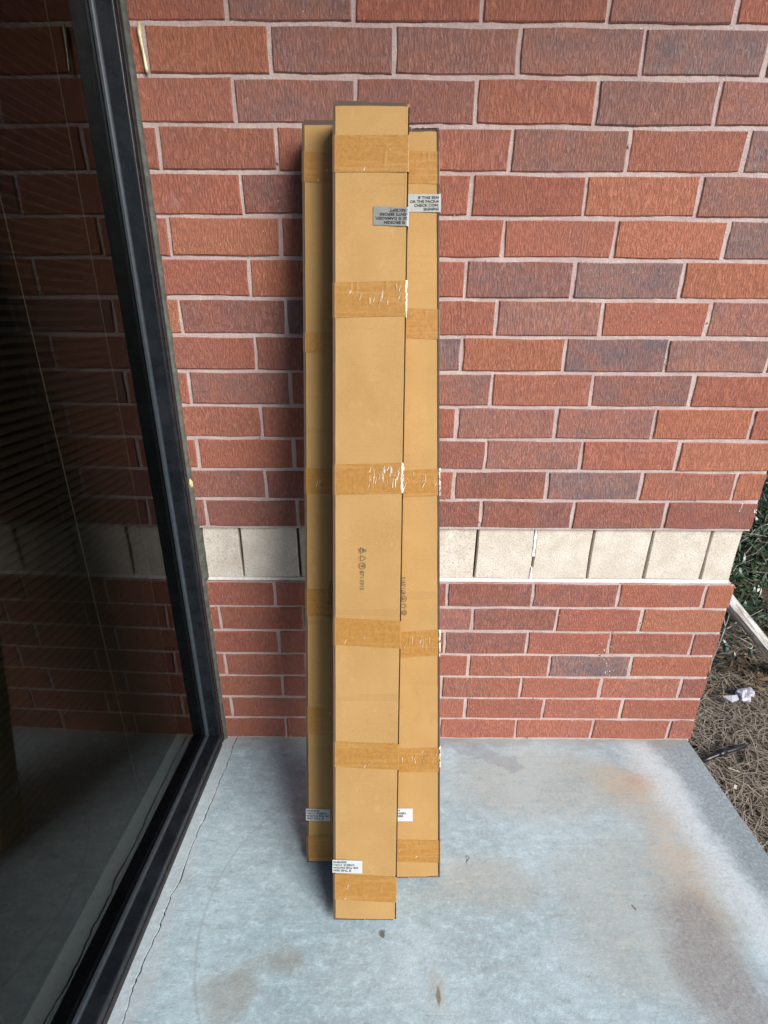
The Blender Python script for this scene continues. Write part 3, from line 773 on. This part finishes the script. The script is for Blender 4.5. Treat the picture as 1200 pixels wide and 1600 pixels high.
        for q in range(2+11*wr):
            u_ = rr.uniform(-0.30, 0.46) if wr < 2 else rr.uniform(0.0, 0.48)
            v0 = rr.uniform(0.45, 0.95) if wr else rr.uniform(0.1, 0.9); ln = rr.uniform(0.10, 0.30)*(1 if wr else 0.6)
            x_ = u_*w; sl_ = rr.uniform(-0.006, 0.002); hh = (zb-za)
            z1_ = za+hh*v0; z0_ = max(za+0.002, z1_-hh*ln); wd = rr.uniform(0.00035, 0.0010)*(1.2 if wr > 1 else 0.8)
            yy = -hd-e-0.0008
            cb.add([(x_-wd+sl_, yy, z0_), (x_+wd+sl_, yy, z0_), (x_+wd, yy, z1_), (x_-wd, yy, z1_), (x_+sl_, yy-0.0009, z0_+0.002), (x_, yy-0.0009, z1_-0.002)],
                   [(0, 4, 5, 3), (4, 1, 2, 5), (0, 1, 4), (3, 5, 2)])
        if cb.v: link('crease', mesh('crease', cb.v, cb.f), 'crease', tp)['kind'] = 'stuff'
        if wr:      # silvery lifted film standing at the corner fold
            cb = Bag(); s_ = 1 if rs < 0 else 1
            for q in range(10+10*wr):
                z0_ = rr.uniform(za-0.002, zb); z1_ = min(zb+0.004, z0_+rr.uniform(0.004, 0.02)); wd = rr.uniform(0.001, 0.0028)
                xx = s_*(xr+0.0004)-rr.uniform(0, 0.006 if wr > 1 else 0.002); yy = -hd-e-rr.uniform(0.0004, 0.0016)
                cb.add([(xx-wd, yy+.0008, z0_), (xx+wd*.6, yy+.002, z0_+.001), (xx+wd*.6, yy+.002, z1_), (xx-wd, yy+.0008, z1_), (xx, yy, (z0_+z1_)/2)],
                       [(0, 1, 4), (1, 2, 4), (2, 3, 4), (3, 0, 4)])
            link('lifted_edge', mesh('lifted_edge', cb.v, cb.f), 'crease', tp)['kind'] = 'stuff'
    # paper seals wrapped over a corner, with their printed warning
    for (px0, py0, px1, py1, side, flip, mat) in seals:
        xa, zt = loc(px0, py0); xb, zb_ = loc(px1, py1)
        e = 0.0024
        sid = 0.0024 if side == rs else OUT+0.0012
        xe = side*(hw+sid)
        xin = xa if side > 0 else xb                      # inner end of the seal on the front
        h_ = zt-zb_; zc_ = (zt+zb_)/2
        dz = 0.0015*side
        V = [(xin, -hd-e, zb_+dz), (xin, -hd-e, zt+dz), (xe, -hd-e, zb_), (xe, -hd-e, zt), (xe, 0.035, zb_), (xe, 0.035, zt)]
        F = [(0, 2, 3, 1), (2, 4, 5, 3)] if side > 0 else [(0, 1, 3, 2), (2, 3, 5, 4)]
        sealo = link('paper_seal', mesh('paper_seal', V, F), mat, root)
        if side > 0:
            link('lifted_edge', mesh('lifted_edge', [(xe-0.004, -hd-e-0.0003, zb_+.001), (xe+0.0012, -hd-e-0.0010, zb_-.002), (xe+0.0016, -hd-e-0.0010, zt+.001), (xe-0.003, -hd-e-0.0003, zt)], [(0, 1, 2, 3)]), 'label_white', sealo)
        # text: centre of the seal lies at the corner
        tb = Bag()
        for li, line in enumerate(LINES):
            vs, fs = font_mesh(line, h_*0.215, h_*0.0065, 1.14)
            ly = h_*(0.30-li*0.2167)-h_*0.055
            pts = []
            for v_ in vs:
                a = v_.x; b = v_.y+ly
                if flip: a, b = -a, -b
                a = a*1.0 + side*0.001
                xx = side*hw + a
                out = side*(xx-side*(hw+sid-0.0004))
                if out > 0: pts.append((xe+side*0.0004, -hd-e+out, zc_+b))
                else: pts.append((xx, -hd-e-0.0005, zc_+b))
            # drop faces that straddle the corner or leave the paper
            keep = []
            for f_ in fs:
                q = [pts[i] for i in f_]
                on_side = [abs(p_[0]-(xe+side*0.0004)) < 1e-6 for p_ in q]
                if any(on_side) and not all(on_side): continue
                if any(p_[1] > 0.033 for p_ in q): continue
                if any(side*(p_[0]-xin) < 0.001 for p_ in q): continue
                keep.append(f_)
            tb.add(pts, keep)
        link('lettering', mesh('lettering', tb.v, tb.f), 'ink', sealo)
    # printed recycling marks and number, reading down the board
    for (px, py, ang, sc) in marks:
        x0_, z0_ = loc(px, py)
        pbag = Bag(); ca, sa = math.cos(ang), math.sin(ang)
        def pl(a, b): return (x0_+(a*ca-b*sa)*sc, -hd-0.0021, z0_+(a*sa+b*ca)*sc)
        def stroke(pts, wd=0.00075, closed=False):
            ps = [Vector((p_[0], p_[1])) for p_ in pts]
            if closed: ps.append(ps[0])
            for a, b in zip(ps[:-1], ps[1:]):
                dd = (b-a).normalized(); nn = Vector((-dd.y, dd.x))*wd; a2 = a-dd*wd*.5; b2 = b+dd*wd*.5
                pbag.add([pl(*(a2-nn)), pl(*(b2-nn)), pl(*(b2+nn)), pl(*(a2+nn))], [(0, 1, 2, 3)])
        # reading direction = +a ; letter tops = +b
        def tri(cx_, gap):
            A, B, C = Vector((cx_-0.0085, -0.006)), Vector((cx_+0.0085, -0.006)), Vector((cx_, 0.0105))
            for p_, q_ in ((A, B), (B, C), (C, A)):
                stroke([p_+(q_-p_)*gap, p_+(q_-p_)*(1-gap*0.6)])
        tri(0.0, 0.03); stroke([(-0.003, -0.001), (0.0, 0.004), (0.003, -0.001), (-0.003, -0.001)], 0.0006)
        stroke([(-0.005, -0.0115), (-0.003, -0.0095), (0.003, -0.0095), (0.005, -0.0115)], 0.0006)
        tri(0.0215, 0.13); stroke([(0.018, -0.0115), (0.020, -0.0115)], 0.0006); stroke([(0.023, -0.0115), (0.0245, -0.0115)], 0.0006)
        for rad_ in (0.0088,):
            stroke([(0.043+rad_*math.cos(t_*math.pi/8), -0.0015+rad_*math.sin(t_*math.pi/8)) for t_ in range(16)], 0.0008, True)
        stroke([(0.0395, 0.001), (0.043, -0.0055), (0.0465, 0.001)], 0.0007, True); stroke([(0.0405, 0.003), (0.0455, 0.003)], 0.0006)
        vs, fs = font_mesh('871-5915', 0.0165, 0.00012, 0.86, 'LEFT')
        pts = [pl(v_.x+0.0565, v_.y-0.0075) for v_ in vs]; pbag.add(pts, fs)
        link('printed_mark', mesh('printed_mark', pbag.v, pbag.f), 'print', root)
    return root

BW, BD = 0.170, 0.083
make_carton('cardboard carton at the back, on the window side, in the front carton\'s shadow', -0.1434, -0.4647, 0.0096, 0.2073, 0.0125, 0.0, 2.0383, BW, BD, -1,
    [(240, 287, 0), (520, 552, 0), (733, 773, 1), (920, 963, 0), (1107, 1150, 0), (1305, 1340, 0)],
    [(476, 1262.5, 516, 1281.5, -1, True, 'label_white')], [(516, 962, R(90), 0.92)], 1)
make_carton('cardboard carton at the back, on the open side, its pale seal readable at the top', 0.0893, -0.5105, 0.0114, 0.2313, -0.0228, 0.0, 2.0344, BW, BD, 1,
    [(237, 288, 0), (483, 530, 0), (736, 778, 1), (988, 1028, 1), (1170, 1207, 1), (1313, 1348, 0)],
    [(637.5, 305, 686, 332, 1, False, 'label_pale'), (617, 1262, 645, 1281.5, -1, False, 'label_white')], [(630, 957, R(90), 0.92)], 2)
oc = [o for o in bpy.data.objects if o.name.startswith('long_carton')][-1]
cb = Bag(); rg = random.Random(77)
for q in range(9):
    x_ = 0.030+q*0.0062; z_ = 2.0344+0.0045; h_ = rg.uniform(0.002, 0.0075)*(1 if q > 3 else .6)
    cb.add([(x_-.004, -0.0415+rg.uniform(-.002, .001), z_), (x_+.005, -0.0415+rg.uniform(-.003, 0), z_+rg.uniform(-.001, .001)), (x_+.005, -0.034, z_+h_), (x_-.003, -0.036, z_+h_*rg.uniform(.5, 1))], [(0, 1, 2), (0, 2, 3)])
link('crumpled_flap', mesh('crumpled_flap', cb.v, cb.f), 'card', oc)
make_carton('tallest cardboard carton, standing in front of and overlapping the other two', -0.0472, -0.6236, 0.0103, 0.2426, 0.0043, -0.0061, 2.0651, BW, BD, -1,
    [(211, 269, 0), (440, 495, 1), (724, 772, 2), (967, 1010, 0), (1160, 1200, 0), (1367, 1407, 0)],
    [(583.5, 324, 637, 354, 1, True, 'label_grey'), (522, 1342.5, 566, 1363, -1, True, 'label_white')], [(567, 860, R(-90), 0.92)], 3)

# ================================================================== GROUND BY THE PORCH: pine straw, shrubs, twigs
ns = Bag(); rg = random.Random(31)
def needle(x, y, z, ln, az, pitch, r_, curve, tint):
    d = Vector((math.cos(az)*math.cos(pitch), math.sin(az)*math.cos(pitch), math.sin(pitch)))
    sd_ = Vector((-math.sin(az), math.cos(az), 0))
    up = d.cross(sd_)
    p0 = Vector((x, y, z)); V = []
    for k in range(4):
        t_ = k/3; p_ = p0+d*(ln*t_)+sd_*(curve*math.sin(math.pi*t_)*ln)+Vector((0, 0, -0.12*ln*t_*t_))
        w_ = r_*(1-0.5*t_); V += [p_+sd_*w_, p_-sd_*w_, p_-up*w_*1.2]
    F = []
    for k in range(3):
        for q in range(3):
            F.append((k*3+q, k*3+(q+1) % 3, k*3+3+(q+1) % 3, k*3+3+q))
    ns.add(V, F, tint)
count = 0
while count < 17000:
    x = 1.22+abs(rg.gauss(0, 0.6)); y = rg.uniform(-0.9, 1.6)
    if x > 3.0: continue
    if y > 0.0 and x < 1.24 and rg.random() < 0.8: continue
    if y > 0.55 and rg.random() < min(0.85, (y-0.55)*1.6): continue
    cl = noise.noise(Vector((x*5, y*5, 2)))
    dep = rg.random()
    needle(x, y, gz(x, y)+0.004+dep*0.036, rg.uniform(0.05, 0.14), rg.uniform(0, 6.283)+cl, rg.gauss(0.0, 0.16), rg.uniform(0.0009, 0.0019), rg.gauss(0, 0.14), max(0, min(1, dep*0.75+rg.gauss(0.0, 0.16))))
    count += 1
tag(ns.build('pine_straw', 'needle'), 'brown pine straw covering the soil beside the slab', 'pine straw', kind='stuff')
# dead leaves scattered
dl = Bag()
def leaf(bag, p, az, tilt, ln, wd, tint, fold=0.25):
    d = Vector((math.cos(az)*math.cos(tilt), math.sin(az)*math.cos(tilt), math.sin(tilt))); s_ = Vector((-math.sin(az), math.cos(az), 0)); u_ = d.cross(s_)*-1
    p = Vector(p)
    V = [p, p+d*ln*.35+s_*wd*.5+u_*wd*fold, p+d*ln*.7+s_*wd*.38+u_*wd*fold, p+d*ln, p+d*ln*.7-s_*wd*.38+u_*wd*fold, p+d*ln*.35-s_*wd*.5+u_*wd*fold, p+d*ln*.5]
    bag.add(V, [(0, 1, 6), (1, 2, 6), (2, 3, 6), (3, 4, 6), (4, 5, 6), (5, 0, 6)], tint)
for k in range(700):
    y = rg.uniform(0.3, 2.2); x = 0.60*(y+1.55)+rg.uniform(-0.15, 0.7)
    leaf(dl, (x, y, gz(x, y)+rg.uniform(0.03, 0.055)), rg.uniform(0, 6.28), rg.gauss(0, .3), rg.uniform(0.04, 0.09), rg.uniform(0.02, 0.04), rg.random())
tag(dl.build('leaf_litter', 'deadleaf'), 'dead leaves lying among the pine straw behind the wall end', 'leaf litter', kind='stuff')

gc = Bag()
for k in range(2600):
    y = rg.uniform(0.50, 2.6); x = 0.60*(y+1.55)+rg.uniform(-0.10, 0.75)
    if y < 0.85 and rg.random() < 0.7: continue
    leaf(gc, (x, y, gz(x, y)+rg.uniform(0.02, 0.16)), rg.uniform(0, 6.28), rg.gauss(.2, .45), rg.uniform(0.03, 0.07), rg.uniform(0.015, 0.035), max(0, min(1, rg.gauss(.3, .25))))
tag(gc.build('ground_cover', 'leaf'), 'low dark green leaves covering the ground under the shrubs', 'ground cover', kind='stuff')
def branch(p, d, ln, seg, wob, r_):
    pts = [Vector(p)]; d = Vector(d).normalized()
    for k in range(seg):
        d = (d+Vector((r_.gauss(0, wob), r_.gauss(0, wob), r_.gauss(0, wob)))).normalized(); pts.append(pts[-1]+d*ln/seg)
    return pts, d
def shrub(x, y, h, rad, nl, seed, label, group, bare=0.35):
    r_ = random.Random(seed); z0 = gz(x, y)-0.01
    root = empty('shrub', (x, y, z0)); tag(root, label, 'shrub', group)
    stems = Bag(); lv_ = Bag(); tips = []
    for k in range(9):
        az = r_.uniform(0, 6.283); out = r_.uniform(0.15, 0.75)
        pts, d = branch((r_.gauss(0, .05), r_.gauss(0, .05), 0), (math.cos(az)*out, math.sin(az)*out, 1), h*r_.uniform(.75, 1.05), 7, 0.14, r_)
        stems.add(*tube_data(pts, [0.009*(1-i/9)+.0015 for i in range(8)], 5))
        for i in range(2, 8):
            for q in range(3):
                a2 = r_.uniform(0, 6.283)
                p2, d2 = branch(pts[i], (math.cos(a2), math.sin(a2), r_.uniform(-.1, .8)), rad*r_.uniform(.3, .75), 4, .22, r_)
                stems.add(*tube_data(p2, [0.0035, 0.003, 0.0024, 0.0018, 0.0012], 4)); tips.append(p2)
    for k in range(nl):
        tp_ = r_.choice(tips); i = r_.randint(1, 4); p = tp_[i]+Vector((r_.gauss(0, .03), r_.gauss(0, .03), r_.gauss(0, .03)))
        if p.z < h*bare and r_.random() < 0.8: continue
        leaf(lv_, p, r_.uniform(0, 6.283), r_.gauss(.15, .5), r_.uniform(.035, .07), r_.uniform(.014, .028), max(0, min(1, r_.gauss(.4, .28))))
    stems.build('stems', 'twig', root, True); lv_.build('foliage', 'leaf', root)
    return root
GRP = 'shrubs growing behind the wall end'
shrub(2.05, 1.30, 0.75, 0.50, 2600, 1, 'twiggy dark green shrub standing closest behind the brick wall end', GRP, 0.12)
shrub(2.60, 1.70, 1.25, 0.60, 4200, 2, 'dense dark green shrub beside the twiggy shrub behind the wall end', GRP, 0.05)
shrub(2.45, 2.45, 1.45, 0.65, 4200, 3, 'tall leafy shrub rising behind the twiggy shrub and the wall end', GRP, 0.0)
for k, (x, y) in enumerate([(3.4, 2.6), (3.1, 3.4), (4.2, 3.5), (3.9, 4.5), (5.2, 4.6)]):
    shrub(x, y, 1.5+0.12*(k % 4), 0.75, 3200, 10+k, 'background evergreen shrub in the thicket behind the wall end', 'evergreen shrubs of the thicket', 0.0)
# tangle of dead twigs on the ground
for k in range(44):
    r_ = random.Random(300+k)
    x = r_.uniform(1.55, 2.5); y = r_.uniform(0.45, 1.75); az = r_.uniform(0, 6.283)
    x = 0.62*(y+1.55)+0.02+r_.uniform(-0.10, 0.38)
    up_ = k % 3 == 0
    pts, d = branch((x, y, gz(x, y)+0.02), (math.cos(az), math.sin(az), r_.uniform(0.9, 2.2) if up_ else r_.uniform(0.0, 0.6)), r_.uniform(.35, .85), 8, .24, r_)
    pts = [Vector((p.x, p.y, max(p.z, gz(p.x, p.y)+.03))) for p in pts]
    if min(p.y for p in pts) < 0.14 and min(p.x for p in pts) < 1.27: continue
    b_ = Bag(); r0 = r_.uniform(.003, .0065); b_.add(*tube_data(pts, [r0*(1-i/11) for i in range(9)], 5))
    for q in range(4):
        i = r_.randint(2, 7); a2 = r_.uniform(0, 6.283)
        p2, _ = branch(pts[i], (math.cos(a2), math.sin(a2), r_.uniform(-.1, .9)), r_.uniform(.10, .28), 4, .28, r_)
        b_.add(*tube_data(p2, [r0*.6*(1-j/6) for j in range(5)], 4))
    dk = k % 4 == 0
    lab = ('upright bare ' if up_ else 'sprawling bare ')+('dark brown' if dk else 'pale grey')+' twig '+('rising from' if up_ else 'lying in')+' the brush behind the wall end'
    tag(b_.build('dead_twig', 'darktwig' if dk else 'twig', None, True), lab, 'twig', ('upright ' if up_ else 'sprawling ')+('dark' if dk else 'grey')+' twigs in the brush')
# weathered pole leaning behind the wall end
P1 = onY(1146, 947, 0.24); P2 = onY(1197, 1010, 0.36)
dd = (P2-P1); tb_ = (-0.075-P1.z)/dd.z; base = P1+dd*tb_
tt = (0.130-P1.y)/dd.y; top = P1+dd*tt
rg = random.Random(12)
plen = (top-base).length; V, F = [], []; NS = 10
prof_r = [1.0, 1.08, 0.92, 0.98, 1.15, 0.9, 1.0, 1.1, 0.88, 1.0]
for k in range(15):
    for q in range(NS):
        a_ = 2*math.pi*q/NS; rr_ = 0.028*prof_r[q]*(1+0.06*noise.noise(Vector((q*1.7, k*.35, 2))))
        V.append((rr_*math.cos(a_)+0.004*math.sin(k*.4), rr_*math.sin(a_), plen*k/14))
for k in range(14):
    for q in range(NS): F.append((k*NS+q, k*NS+(q+1) % NS, (k+1)*NS+(q+1) % NS, (k+1)*NS+q))
F += [tuple(range(NS))[::-1], tuple(14*NS+q for q in range(NS))]
pole = link('weathered_pole', mesh('weathered_pole', V, F), 'wood')
pole.location = base; pole.rotation_euler = (top-base).to_track_quat('Z', 'Y').to_euler()
tag(pole, 'pale weathered wooden pole leaning on the back of the brick wall end', 'pole')
# black irrigation pipe poking out of the straw
q0 = onZ(1094, 1190, -0.035); q1 = onZ(1125, 1177, -0.025); q2 = onZ(1165, 1165, -0.03)
pp = empty('irrigation_pipe', (q1.x, q1.y, -0.06)); tag(pp, 'short black plastic pipe lying in the pine straw beside the slab edge', 'pipe')
def rel(p): return Vector(p)-Vector((q1.x, q1.y, -0.06))
tube('pipe', [rel(q0), rel(q0.lerp(q1, .5)), rel(q1), rel(q1.lerp(q2, .5)), rel(q2)], [0.0095]*5, 'plastic_black', pp, 10)
tube('coupling', [rel(q1.lerp(q0, .12)), rel(q1.lerp(q2, .22))], [0.0115]*2, 'plastic_black', pp, 10)
# crumpled wrapper
def crumple(name, px, py, sx_, sy_, sz_, seed, label):
    p = onZ(px, py, -0.03); bm = bmesh.new(); bmesh.ops.create_icosphere(bm, subdivisions=3, radius=1.0)
    for v_ in bm.verts:
        nn = noise.noise(v_.co*1.3+Vector((seed, 0, 0)))*0.7 + abs(noise.noise(v_.co*2.6+Vector((0, seed, 0))))*0.5
        v_.co *= 0.8+nn*0.8; v_.co.x *= sx_; v_.co.y *= sy_; v_.co.z *= sz_
    me = bpy.data.meshes.new(name); bm.to_mesh(me); bm.free()
    o = link(name, me, 'wrapper'); o.location = (p.x, p.y, -0.028); o.rotation_euler = (0, R(-8), R(25)); tag(o, label, 'litter')
    return o
wr_ = crumple('crumpled_wrapper', 1163, 1086, 0.046, 0.034, 0.030, 4.2, 'crumpled white plastic wrapper lying on the pine straw')
fl_ = onZ(1143, 1094, -0.02)-Vector(wr_.location)
mi = wr_.rotation_euler.to_matrix().inverted()
fv = [mi @ (fl_+Vector(q)) for q in ((-0.035, 0.012, 0.012), (-0.008, -0.018, 0.003), (0.025, -0.010, 0.012), (0.03, 0.015, 0.018), (0.0, 0.006, 0.022))]
link('torn_flap', mesh('torn_flap', fv, [(0, 1, 4), (1, 2, 4), (2, 3, 4), (3, 0, 4)]), 'wrapper', wr_)
# a few pale wood chips
for k, (px, py) in enumerate([(1148, 1231), (1107, 1157), (1146, 1204)]):
    p = onZ(px, py, -0.03); r_ = random.Random(k)
    ln, wd = ((0.010, 0.005), (0.022, 0.0015), (0.018, 0.0014))[k]
    v_, f_ = boxdata(-ln, ln, -wd, wd, 0, 0.004); o = link('wood_chip', mesh('wood_chip', [(a+r_.uniform(-.002, .002), b*r_.uniform(.6, 1.1), c_) for a, b, c_ in v_], f_), 'chip')
    o.location = (p.x, p.y, -0.028); o.rotation_euler = (R(r_.uniform(-15, 15)), 0, (0.9, -1.1, -0.5)[k])
    tag(o, ('stubby cream wood chip on the pine straw', 'long pale wood splinter on the straw near the wall end', 'thin pale wood splinter on the straw just below the black pipe')[k], 'wood chip')
